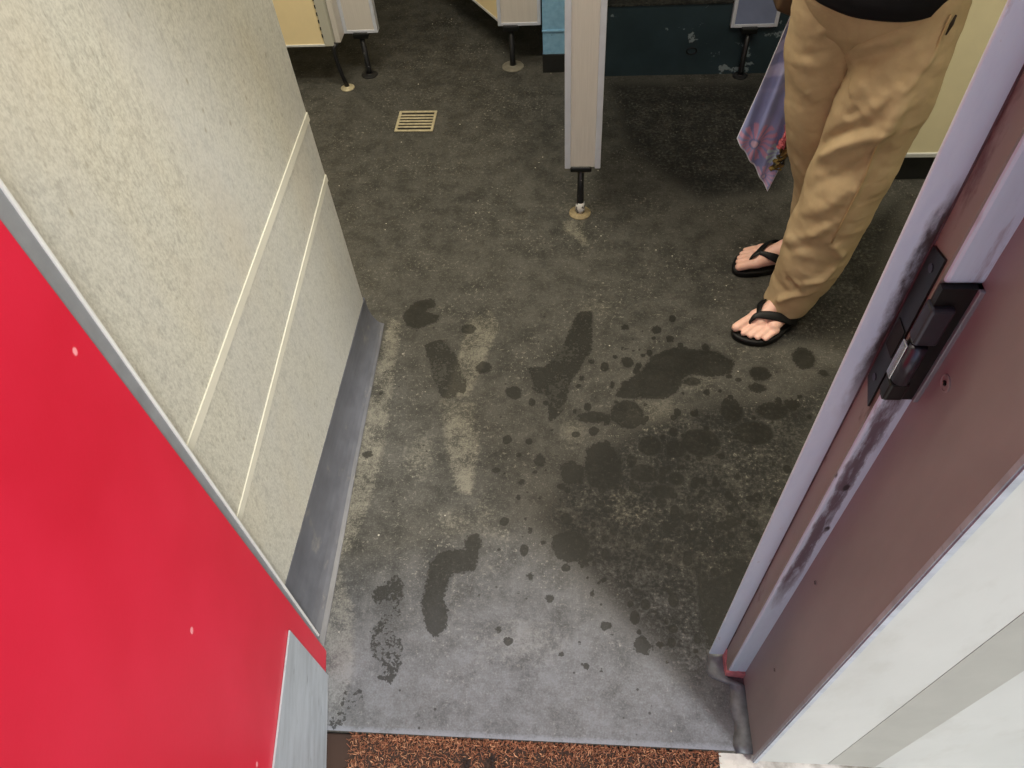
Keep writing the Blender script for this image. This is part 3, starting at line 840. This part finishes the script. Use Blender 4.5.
# ---------------------------------------------------------------- person
m_skin = Mat('skin', .5)
m_skin.color(m_skin.mix(m_skin.ramp(m_skin.noise(14, 4), [(.3, 0.), (.7, 1.)]), lin((224, 178, 160)), lin((238, 196, 180))))
m_skin.b.inputs['Subsurface Weight'].default_value = .08
m_skin.b.inputs['Subsurface Radius'].default_value = (.006, .002, .001)
m_khaki = Mat('khaki_twill', .85, spec=.2)
def _khaki():
    M = m_khaki
    c = M.mix(M.ramp(M.noise(7, 5, .65), [(.3, 0.), (.7, 1.)]), lin((168, 147, 114)), lin((188, 167, 133)))
    wv = M.n('ShaderNodeTexWave', wave_type='BANDS', bands_direction='DIAGONAL')
    wv.inputs['Scale'].default_value = 260
    M.l(M.tc.outputs['Object'], wv.inputs[0])
    c = M.mix(M.math('MULTIPLY', M.ramp(M.noise(40, 4, .7), [(.5, 0.), (.7, 1.)]), .25), c, lin((198, 174, 134)))
    M.color(c)
    M.bump(M.math('ADD', M.math('MULTIPLY', wv.outputs['Fac'], .25), M.noise(60, 3)), .18, .002)
_khaki()
m_shirt = plain('black_knit', lin((18, 18, 22)), .9, var=.2, scale=40, spec=.2)
m_rubber = plain('black_rubber', lin((13, 13, 14)), .5, var=.2, scale=60, spec=.3)
m_seam = plain('khaki_seam', lin((172, 146, 106)), .85, var=.1)
m_pocket = plain('pocket_shadow_cloth', lin((40, 30, 20)), .9)
m_hair = plain('brown_hair', lin((64, 44, 30)), .55, var=.3, scale=60, stretch=(1, 1, .1))

person = empty('person', (.61, 1.6, 0))
tag(person, 'person standing in khaki trousers, black top and black flip-flops', 'person')
def pp(name, bm, mat, parent=None, sm=True):
    o = obj(name, bm, mat, parent or person, sm)
    if parent is None:
        o.matrix_parent_inverse = Matrix.Translation(-person.location)
    else:
        o.matrix_parent_inverse = Matrix.Translation(-person.location) if parent.type == 'EMPTY' else Matrix()
    return o

FACE = Vector((-.5, -.866, 0)); LAT = Vector((.866, -.5, 0))   # LAT is the person's own left
PEL = Vector((.618, 1.635, 0))
FEET = [dict(heel=Vector((.676, 1.592, 0)), fwd=Vector((-.78, -.626, 0)).normalized(), side=1, leg='L'),
        dict(heel=Vector((.742, 1.775, 0)), fwd=Vector((-.994, -.11, 0)).normalized(), side=-1, leg='R')]
def foot_frame(ft):
    med = Vector((-ft['fwd'].y, ft['fwd'].x, 0)) * (-ft['side'])      # towards the big toe
    return lambda f, mm, z: ft['heel'] + ft['fwd'] * (f * 1.04) + med * (mm * 1.07) + Vector((0, 0, z))

def body_mesh():
    bm = B()
    c = lambda a, ra, b, rb: capsule(bm, a, ra, b, rb)
    for ft in FEET:
        L = foot_frame(ft)
        c(L(.034, 0, .050), .028, L(.060, 0, .095), .033)
        c(L(.034, 0, .047), .026, L(.175, .024, .043), .0205)
        c(L(.034, -.004, .045), .025, L(.160, -.026, .039), .0175)
        c(L(.062, .002, .086), .032, L(.150, .012, .050), .024)
        c(L(.150, .010, .047), .023, L(.180, .006, .040), .017)
        for a, b, ra, rb in (((.182, .029, .037), (.237, .033, .033), .0150, .0130), ((.186, .006, .036), (.234, .0085, .029), .0100, .0085), ((.181, -.010, .035), (.226, -.0085, .028), .0095, .0080),
                             ((.172, -.025, .034), (.215, -.0245, .0275), .0095, .0078), ((.160, -.039, .032), (.201, -.0395, .027), .0095, .0076)):
            mid = tuple((u + v) / 2 for u, v in zip(a, b))
            mid = (mid[0], mid[1], mid[2] + .002)
            c(L(*a), ra, L(*mid), (ra + rb) / 2 * .97)
            c(L(*mid), (ra + rb) / 2 * .97, L(*b), rb)
        rows = LEGS[ft['leg']]
        ank = L(.060, 0, .10)
        cx = lambda z: Vector((np.interp(z, [q[0] for q in rows[::-1]], [q[1] for q in rows[::-1]]), np.interp(z, [q[0] for q in rows[::-1]], [q[2] for q in rows[::-1]]), z))
        kn = cx(.47) + FACE * .015
        hp = PEL + LAT * (.085 * ft['side']) + Vector((0, 0, .86))
        calf = ank.lerp(kn, .62) - FACE * .014
        c(ank, .034, calf, .050); c(calf, .050, kn, .052); c(kn, .052, kn.lerp(hp, .6), .068); c(kn.lerp(hp, .6), .068, hp, .078)
    U = lambda lat, f, z: PEL + LAT * lat + FACE * f + Vector((0, 0, z))
    c(U(-.075, 0, .90), .085, U(.075, 0, .90), .085)
    c(U(-.055, .0, 1.06), .085, U(.055, .0, 1.06), .085)
    c(U(0, 0, .92), .10, U(0, 0, 1.12), .095)
    c(U(-.085, 0, 1.30), .088, U(.085, 0, 1.30), .088)
    c(U(-.06, .0, 1.08), .082, U(-.085, 0, 1.28), .082); c(U(.06, .0, 1.08), .082, U(.085, 0, 1.28), .082)
    c(U(-.15, -.01, 1.395), .050, U(.15, -.01, 1.395), .050)
    c(U(0, -.01, 1.38), .075, U(0, .0, 1.47), .055)
    c(U(0, .0, 1.44), .052, U(0, .025, 1.54), .050)
    # head, tilted a little down
    c(U(0, .02, 1.645), .078, U(0, .055, 1.60), .062)
    c(U(0, -.01, 1.665), .083, U(0, .03, 1.68), .078)
    c(U(0, .06, 1.60), .055, U(0, .078, 1.555), .030)
    c(U(0, .108, 1.640), .008, U(0, .128, 1.607), .013)
    c(U(-.02, .098, 1.575), .008, U(.02, .098, 1.575), .008)
    for s in (-1, 1):
        c(U(s * .079, .0, 1.645), .012, U(s * .082, -.004, 1.605), .009)
        c(U(s * .03, .096, 1.658), .012, U(s * .04, .088, 1.655), .010)
        # arms bent, forearms raised in front of the chest
        sh, el = U(s * .185, -.01, 1.385), U(s * .235, -.03, 1.115)
        wr = U(s * .14, .20, 1.17)
        c(sh, .050, sh.lerp(el, .5), .044); c(sh.lerp(el, .5), .044, el, .037); c(el, .037, el.lerp(wr, .35), .037); c(el.lerp(wr, .35), .037, wr, .025)
        fd = (wr - el).normalized(); upv = Vector((0, 0, 1)); sd = fd.cross(upv).normalized()
        palm = wr + fd * .055
        c(wr, .023, palm + upv * .020, .014); c(wr, .023, palm - upv * .020, .014); c(palm + upv * .022, .015, palm - upv * .024, .015)
        inn = -LAT * s
        for i, (o_, ln) in enumerate(((.028, .036), (.010, .041), (-.009, .038), (-.027, .030))):
            k0 = palm + upv * o_ + fd * .012
            k1 = k0 + fd * ln * .95 + inn * .008
            k2 = k1 + fd * ln * .40 + inn * ln * .62
            k3 = k2 + inn * ln * .50 - fd * ln * .18
            c(k0, .0092, k1, .0085); c(k1, .0085, k2, .0078); c(k2, .0078, k3, .0068)
        t0 = wr + fd * .018 + upv * .020
        t1 = t0 + upv * .030 + fd * .024 + inn * .012
        t2 = t1 + upv * .006 + fd * .030 + inn * .006
        c(t0, .013, t1, .0105); c(t1, .0105, t2, .0082)
    return fuse(bm, .0034, 2)
body = pp('body', body_mesh(), m_skin)

for ft in FEET:                                          # flip-flops: sole and strap
    L = foot_frame(ft)
    out = [(-.006, 0), (.000, .020), (.020, .032), (.070, .033), (.115, .036), (.160, .047), (.200, .050), (.234, .045), (.249, .031), (.250, .012), (.241, -.010), (.224, -.031), (.198, -.047), (.165, -.052), (.115, -.046), (.070, -.037), (.020, -.033), (.000, -.021)]
    n = len(out)
    sm = []
    for i in range(n):                                   # smooth closed outline
        p0, p1, p2, p3 = [Vector(out[(i + k) % n]) for k in (-1, 0, 1, 2)]
        for t in (0, .25, .5, .75):
            sm.append(.5 * ((2 * p1) + (p2 - p0) * t + (2 * p0 - 5 * p1 + 4 * p2 - p3) * t * t + (3 * p1 - p0 - 3 * p2 + p3) * t ** 3))
    bm = B()
    cpt = Vector((.12, 0))
    rings = []
    for z, sc_ in ((.0008, .97), (.003, 1.0), (.014, 1.0), (.0185, .985), (.0195, .95)):
        rings.append([bm.verts.new(L(*(cpt + (p - cpt) * sc_), z)) for p in sm])
    for a, b in zip(rings, rings[1:]):
        for k in range(len(sm)):
            bm.faces.new((a[k], a[(k + 1) % len(sm)], b[(k + 1) % len(sm)], b[k]))
    bm.faces.new(rings[0]); bm.faces.new(rings[-1])
    sole = pp('flip_flop', bm, m_rubber)
    for nm, pts in (('strap', [(.204, .0185, .020), (.202, .018, .050), (.184, .012, .066), (.150, -.020, .066), (.118, -.046, .050), (.085, -.046, .022), (.080, -.040, .016)]),
                    ('strap', [(.202, .018, .048), (.184, .014, .066), (.150, .036, .068), (.115, .046, .050), (.085, .040, .022), (.080, .036, .016)])):
        P_ = [Vector(p) for p in pts]
        path = []
        for i in range(len(P_) - 1):
            p0, p1, p2, p3 = P_[max(i - 1, 0)], P_[i], P_[i + 1], P_[min(i + 2, len(P_) - 1)]
            for t in (0, .2, .4, .6, .8):
                path.append(.5 * ((2 * p1) + (p2 - p0) * t + (2 * p0 - 5 * p1 + 4 * p2 - p3) * t * t + (3 * p1 - p0 - 3 * p2 + p3) * t ** 3))
        path.append(P_[-1])
        bm = B(); rings = []
        for i, p in enumerate(path):
            d = (path[min(i + 1, len(path) - 1)] - path[max(i - 1, 0)]).normalized()
            ctr = Vector((.12, 0, .02))
            nrm = (p - ctr); nrm -= nrm.dot(d) * d; nrm.normalize()
            w = d.cross(nrm).normalized()
            u = i / (len(path) - 1)
            hw = .0042 + .0078 * min(1, max(0, (u - .18) / .25)) * (1 - .4 * max(0, u - .7) / .3)
            hw = max(hw, .0042)
            ht = .0028
            rings.append([bm.verts.new(L(*(p + w * hw * math.cos(2 * math.pi * k / 12) + nrm * ht * math.sin(2 * math.pi * k / 12)))) for k in range(12)])
        for a, b in zip(rings, rings[1:]):
            for k in range(12):
                bm.faces.new((a[k], a[(k + 1) % 12], b[(k + 1) % 12], b[k]))
        bm.faces.new(rings[0]); bm.faces.new(rings[-1])
        pp(nm, bm, m_rubber, sole)

def interp_rows(rows, z):
    zs = [q[0] for q in rows][::-1]
    return [float(np.interp(z, zs, [q[i] for q in rows][::-1])) for i in (1, 2, 3, 4)]
def smooth_rows(rows, n):
    z0, z1 = rows[-1][0], rows[0][0]
    zz = np.linspace(z0, z1, n)
    tab = np.array([interp_rows(rows, z) for z in zz])
    k = max(3, n // 16); ker = np.hanning(2 * k + 1); ker /= ker.sum()
    pad = np.pad(tab, ((k, k), (0, 0)), mode='reflect', reflect_type='odd')
    tab = np.stack([np.convolve(pad[:, i], ker, 'valid') for i in range(4)], 1)
    return zz, tab
def trousers():
    V, F = [], []
    SEG = 110
    for leg in 'LR':
        zz, tab = smooth_rows(LEGS[leg], 190)
        base = len(V)
        pts, nrm = [], []
        for z, (cx, cy, rx, ry) in zip(zz, tab):
            for k in range(SEG):
                a = 2 * math.pi * k / SEG
                ca, sa = math.cos(a), math.sin(a)
                pts.append((cx + rx * ca, cy + ry * sa, z)); nrm.append((ca, sa, 0))
        pts, nrm = np.array(pts), np.array(nrm)
        disp = np.zeros(len(pts))
        for i, p in enumerate(pts):
            q = Vector(p)
            lowf = max(0, min(1, (.32 - p[2]) / .25))
            disp[i] += .009 * noise.noise(Vector((q.x * 7, q.y * 7, q.z * 9 + (5 if leg == 'L' else 0))))
            disp[i] += (.0030 + .0022 * lowf) * noise.noise(Vector((q.x * 11 + q.z * 9, q.y * 11, q.z * 24)))
            disp[i] += .0012 * noise.noise(Vector((q.x * 40, q.y * 40, q.z * 70)))
        for lg, w, amp, line in FOLDS:
            if lg != leg:
                continue
            L_ = np.array(line)
            dist = np.full(len(pts), 9.); tt = np.zeros(len(pts))
            for i in range(len(L_) - 1):
                e = L_[i + 1] - L_[i]
                t = np.clip(((pts - L_[i]) @ e) / (e @ e), 0, 1)
                dd_ = np.linalg.norm(pts - L_[i] - t[:, None] * e, axis=1)
                up = dd_ < dist
                dist[up] = dd_[up]; tt[up] = (i + t[up]) / (len(L_) - 1)
            taper = np.clip(np.minimum(tt, 1 - tt) * 6, 0.25, 1)
            disp += 1.35 * amp * taper * np.exp(-(dist / w) ** 2)
        pts = pts + nrm * disp[:, None]
        # drop the hem lower at the heel and ruffle it
        V.extend(map(tuple, pts))
        for j in range(len(zz) - 1):
            for k in range(SEG):
                F.append((base + j * SEG + k, base + j * SEG + (k + 1) % SEG, base + (j + 1) * SEG + (k + 1) % SEG, base + (j + 1) * SEG + k))
    rows = [(.755, .05, .045, .0), (.79, .090, .070, .0), (.82, .128, .094, .0), (.85, .148, .112, .0), (.88, .157, .125, .0), (.91, .160, .130, .0), (.95, .158, .127, 0), (1.0, .152, .122, 0)]
    base = len(V)
    zz = np.linspace(.755, 1.0, 60)
    for z in zz:
        a_, b_ = [float(np.interp(z, [r_[0] for r_ in rows], [r_[i] for r_ in rows])) for i in (1, 2)]
        for k in range(SEG):
            t = 2 * math.pi * k / SEG
            p = PEL + LAT * (a_ * math.cos(t)) + FACE * (b_ * math.sin(t)) + Vector((0, 0, z))
            d = .004 * noise.noise(Vector((p.x * 10, p.y * 10, p.z * 22)))
            # fly placket running down the middle front
            u = a_ * math.cos(t)
            if math.sin(t) > 0:
                d += .0035 * math.exp(-((u + .012) / .014) ** 2)
                d -= .004 * math.exp(-((u - .008) / .005) ** 2)
            p += (LAT * math.cos(t) + FACE * math.sin(t)) * d
            V.append(tuple(p))
    for j in range(len(zz) - 1):
        for k in range(SEG):
            F.append((base + j * SEG + k, base + j * SEG + (k + 1) % SEG, base + (j + 1) * SEG + (k + 1) % SEG, base + (j + 1) * SEG + k))
    F.append(tuple(base + k for k in range(SEG))[::-1])
    me = bpy.data.meshes.new('trousers')
    me.from_pydata(V, [], F)
    return me
tr = pp('trousers', trousers(), m_khaki)
sol = tr.modifiers.new('cloth', 'SOLIDIFY'); sol.thickness = .003; sol.offset = -1
seam = [p for lg, w, a, pl_ in FOLDS if len(pl_) == 7 for p in pl_]
bm = B(); 
sp_ = [Vector(p) + Vector((0, -.0075, 0)) for p in seam]
tube(bm, [a.lerp(b, t) for a, b in zip(sp_, sp_[1:]) for t in (0, .33, .66)] + [sp_[-1]], .0022, 8)
pp('side_seam', bm, m_seam)
bm = B()
pz = [Vector((.724, 1.498, .868)), Vector((.727, 1.504, .900))]
tube(bm, [pz[0] + Vector((-.004, -.012, -.004)), pz[0].lerp(pz[1], .5) + Vector((-.002, -.013, 0)), pz[1] + Vector((0, -.012, 0))], [.0015, .004, .002], 8)
pp('pocket_opening', bm, m_pocket)

def shirt():
    V, F = [], []
    SEG = 96
    prof = [(.889, .150, .140), (.893, .156, .148), (.92, .164, .152), (.96, .166, .148), (1.05, .160, .132), (1.20, .172, .128), (1.32, .182, .120), (1.40, .170, .098), (1.44, .110, .078), (1.465, .072, .066)]
    zz = np.linspace(.889, 1.465, 90)
    for z in zz:
        a_, b_ = [float(np.interp(z, [r_[0] for r_ in prof], [r_[i] for r_ in prof])) for i in (1, 2)]
        for k in range(SEG):
            t = 2 * math.pi * k / SEG
            p = PEL + LAT * (a_ * math.cos(t)) + FACE * (b_ * math.sin(t)) + Vector((0, 0, z))
            d = .006 * noise.noise(Vector((p.x * 9, p.y * 9, p.z * 7))) + .003 * noise.noise(Vector((p.x * 22, p.y * 22, p.z * 14)))
            V.append(tuple(p + (LAT * math.cos(t) + FACE * math.sin(t)) * d))
    for j in range(len(zz) - 1):
        for k in range(SEG):
            F.append((j * SEG + k, j * SEG + (k + 1) % SEG, (j + 1) * SEG + (k + 1) % SEG, (j + 1) * SEG + k))
    U = lambda lat, f, z: PEL + LAT * lat + FACE * f + Vector((0, 0, z))
    bm = B()
    me = bpy.data.meshes.new('t'); me.from_pydata(V, [], F); bm.from_mesh(me)
    for s in (-1, 1):
        tube(bm, [U(s * .135, -.01, 1.395), U(s * .185, -.01, 1.385), U(s * .20, -.016, 1.31), U(s * .218, -.022, 1.22)], [.062, .066, .062, .060], 28, cap=False)
    me2 = bpy.data.meshes.new('shirt'); bm.to_mesh(me2); bm.free()
    return me2
sh = pp('shirt', shirt(), m_shirt)
s_ = sh.modifiers.new('cloth', 'SOLIDIFY'); s_.thickness = .003; s_.offset = 1
bm = B()
U_ = lambda lat, f, z: PEL + LAT * lat + FACE * f + Vector((0, 0, z))
capsule(bm, U_(0, -.022, 1.69), .086, U_(0, .012, 1.705), .080)
capsule(bm, U_(-.05, -.04, 1.62), .045, U_(.05, -.04, 1.62), .045)
for k in range(14):
    a = -1 + 2 * k / 13
    capsule(bm, U_(.075 * a, .045 - .05 * a * a, 1.745 - .02 * a * a), .014, U_(.082 * a, .075 - .08 * a * a, 1.71), .010)
pp('hair', fuse(bm, .004, 2), m_hair)
for s in (-1, 1):
    bm = B(); bmesh.ops.create_uvsphere(bm, u_segments=16, v_segments=10, radius=.0105)
    for v in bm.verts:
        v.co += U_(s * .031, .101, 1.645)
    pp('eye', bm, plain('eye_white', lin((220, 214, 206)), .2))

# ---------------------------------------------------------------- brown bag on the shoulder and the floral scarf hung from it
bag = empty('shoulder_bag', (.47, 1.83, .74))
tag(bag, "brown bag whose lower corner hangs behind the person's hip, above the scarf", 'bag')
m_bag = plain('brown_leather', lin((78, 58, 38)), .5, var=.2, scale=30, bump=.2)
def ab(nm, bm, mat, sm=False):
    o = obj(nm, bm, mat, bag, sm)
    o.matrix_parent_inverse = Matrix.Translation(-bag.location)
    return o
bm = B(); box(bm, -.10, .16, -.05, .05, 0, .25, .02, seg=4)
rot = Matrix.Translation((.503, 1.875, .735)) @ Matrix.Rotation(math.radians(22), 4, 'Y') @ Matrix.Rotation(math.radians(0), 4, 'Z')
for v in bm.verts:
    k = v.co.z / .25
    v.co.x = (v.co.x) * (.35 + .65 * k)
    v.co = rot @ v.co
ab('pouch', bm, m_bag, True)
bm = B()
tube(bm, [(.53, 1.85, .96), (.50, 1.80, 1.12), (.452, 1.755, 1.30), (.468, 1.735, 1.425), (.482, 1.745, 1.462), (.50, 1.76, 1.44), (.56, 1.83, 1.20), (.60, 1.86, .99)], .008, 10)
ab('strap', bm, m_bag, True)

def scarf():
    root = empty('floral_scarf', (.55, 1.85, .22))
    tag(root, 'sheer lavender-blue floral scarf with pink daisies hanging in a point behind the person', 'scarf')
    T, Lc, Bt, Rr = Vector((.518, 1.853, .742)), Vector((.447, 1.85, .386)), Vector((.567, 1.85, .214)), Vector((.640, 1.862, .56))
    n = 120
    V, C, F = [], [], []
    blue, lav, pink, mint, white, deep = lin((166, 176, 226)), lin((200, 206, 246)), lin((216, 160, 190)), lin((196, 222, 224)), lin((224, 228, 244)), lin((136, 148, 200))
    def mixc(a, b, t): return tuple(x + (y - x) * t for x, y in zip(a, b))
    for j in range(n + 1):
        for i in range(n + 1):
            u, v = i / n, j / n                          # u across L->R, v down T->B
            # quad T-L-B-R : map the square (a, b): T=(0,0) L=(1,0) B=(1,1) R=(0,1)
            p = (1 - u) * (1 - v) * T + u * (1 - v) * Lc + u * v * Bt + (1 - u) * v * Rr
            w = .010 * math.sin(9 * v + 3 * u) * (v * (1 - u * .2)) + .006 * math.sin(21 * v - 4 * u)
            p = p + Vector((.15 * w, w, 0))
            V.append(p)
            g = Vector((p.x, p.z))
            c = mixc(blue, deep, .5 + .5 * noise.noise(Vector((p.x * 26, 0, p.z * 18))))
            if p.z > .52:
                st = math.sin((p.z - .25 * p.x) * 95 + 2.2 * math.sin(p.x * 40))
                c = mixc(c, lav, max(0, min(1, .5 + 2.2 * st)) * min(1, (p.z - .52) * 16))
            for (fx, fz, rad, petals, fc) in ((.499, .372, .062, 15, pink), (.545, .262, .036, 11, mixc(pink, lav, .3)), (.578, .335, .040, 11, mint), (.604, .425, .034, 11, pink)):
                d = g - Vector((fx, fz)); r_ = d.length
                if r_ < rad:
                    a = math.atan2(d.y, d.x)
                    if r_ < rad * .26:
                        c = deep if r_ > rad * .16 else mixc(fc, white, .4)
                    elif math.cos(a * petals) > -.15 - .5 * (1 - r_ / rad):
                        c = mixc(fc, blue, .15)
            if u > .985 or v > .985 or v < .012:
                c = white
            C.append((*c, 1))
    for j in range(n):
        for i in range(n):
            k = j * (n + 1) + i
            F.append((k, k + 1, k + n + 2, k + n + 1))
    me = bpy.data.meshes.new('cloth'); me.from_pydata([tuple(v) for v in V], [], F)
    me.color_attributes.new('print', 'FLOAT_COLOR', 'POINT').data.foreach_set('color', np.array(C, np.float32).ravel())
    M = Mat('printed_chiffon', .6)
    M.color(M.attr('print').outputs['Color'])
    o = obj('cloth', me, M, root, True); o.matrix_parent_inverse = Matrix.Translation(-root.location)
    s = o.modifiers.new('t', 'SOLIDIFY'); s.thickness = .0015
    def ruffle(nm, pts, wdt, mat, lab):
        bm = B(); prev = None
        for i in range(41):
            t = i / 40 * (len(pts) - 1); k = min(int(t), len(pts) - 2)
            c_ = Vector(pts[k]).lerp(Vector(pts[k + 1]), t - k)
            row = []
            for q in range(9):
                s_ = (q / 8 - .5) * 2
                row.append(bm.verts.new(c_ + Vector((s_ * wdt * (.8 + .3 * math.sin(i * .7)), .010 * math.sin(i * .9 + q * 1.1) + .004 * math.sin(q * 2.2 + i), .004 * math.sin(i * 1.3 + q)))))
            if prev:
                for q in range(8):
                    bm.faces.new((prev[q], prev[q + 1], row[q + 1], row[q]))
            prev = row
        x = obj(nm, bm, mat, root, True); x.matrix_parent_inverse = Matrix.Translation(-root.location)
        x['label'] = lab
        y = x.modifiers.new('t', 'SOLIDIFY'); y.thickness = .0015
    gold = plain('olive_gold_print', lin((124, 104, 52)), .7, var=.5, scale=60, dirt=lin((30, 32, 30)), dscale=50, dlo=.5, dhi=.55)
    coral = plain('coral_print', lin((206, 108, 116)), .7, var=.4, scale=60)
    ruffle('gathered_fold', [(.584, 1.842, .385), (.582, 1.842, .335), (.568, 1.842, .290)], .015, gold, 'olive-gold mottled fold')
    ruffle('fringe', [(.580, 1.838, .425), (.573, 1.838, .39), (.566, 1.838, .365)], .008, coral, 'coral pink edge')
scarf()
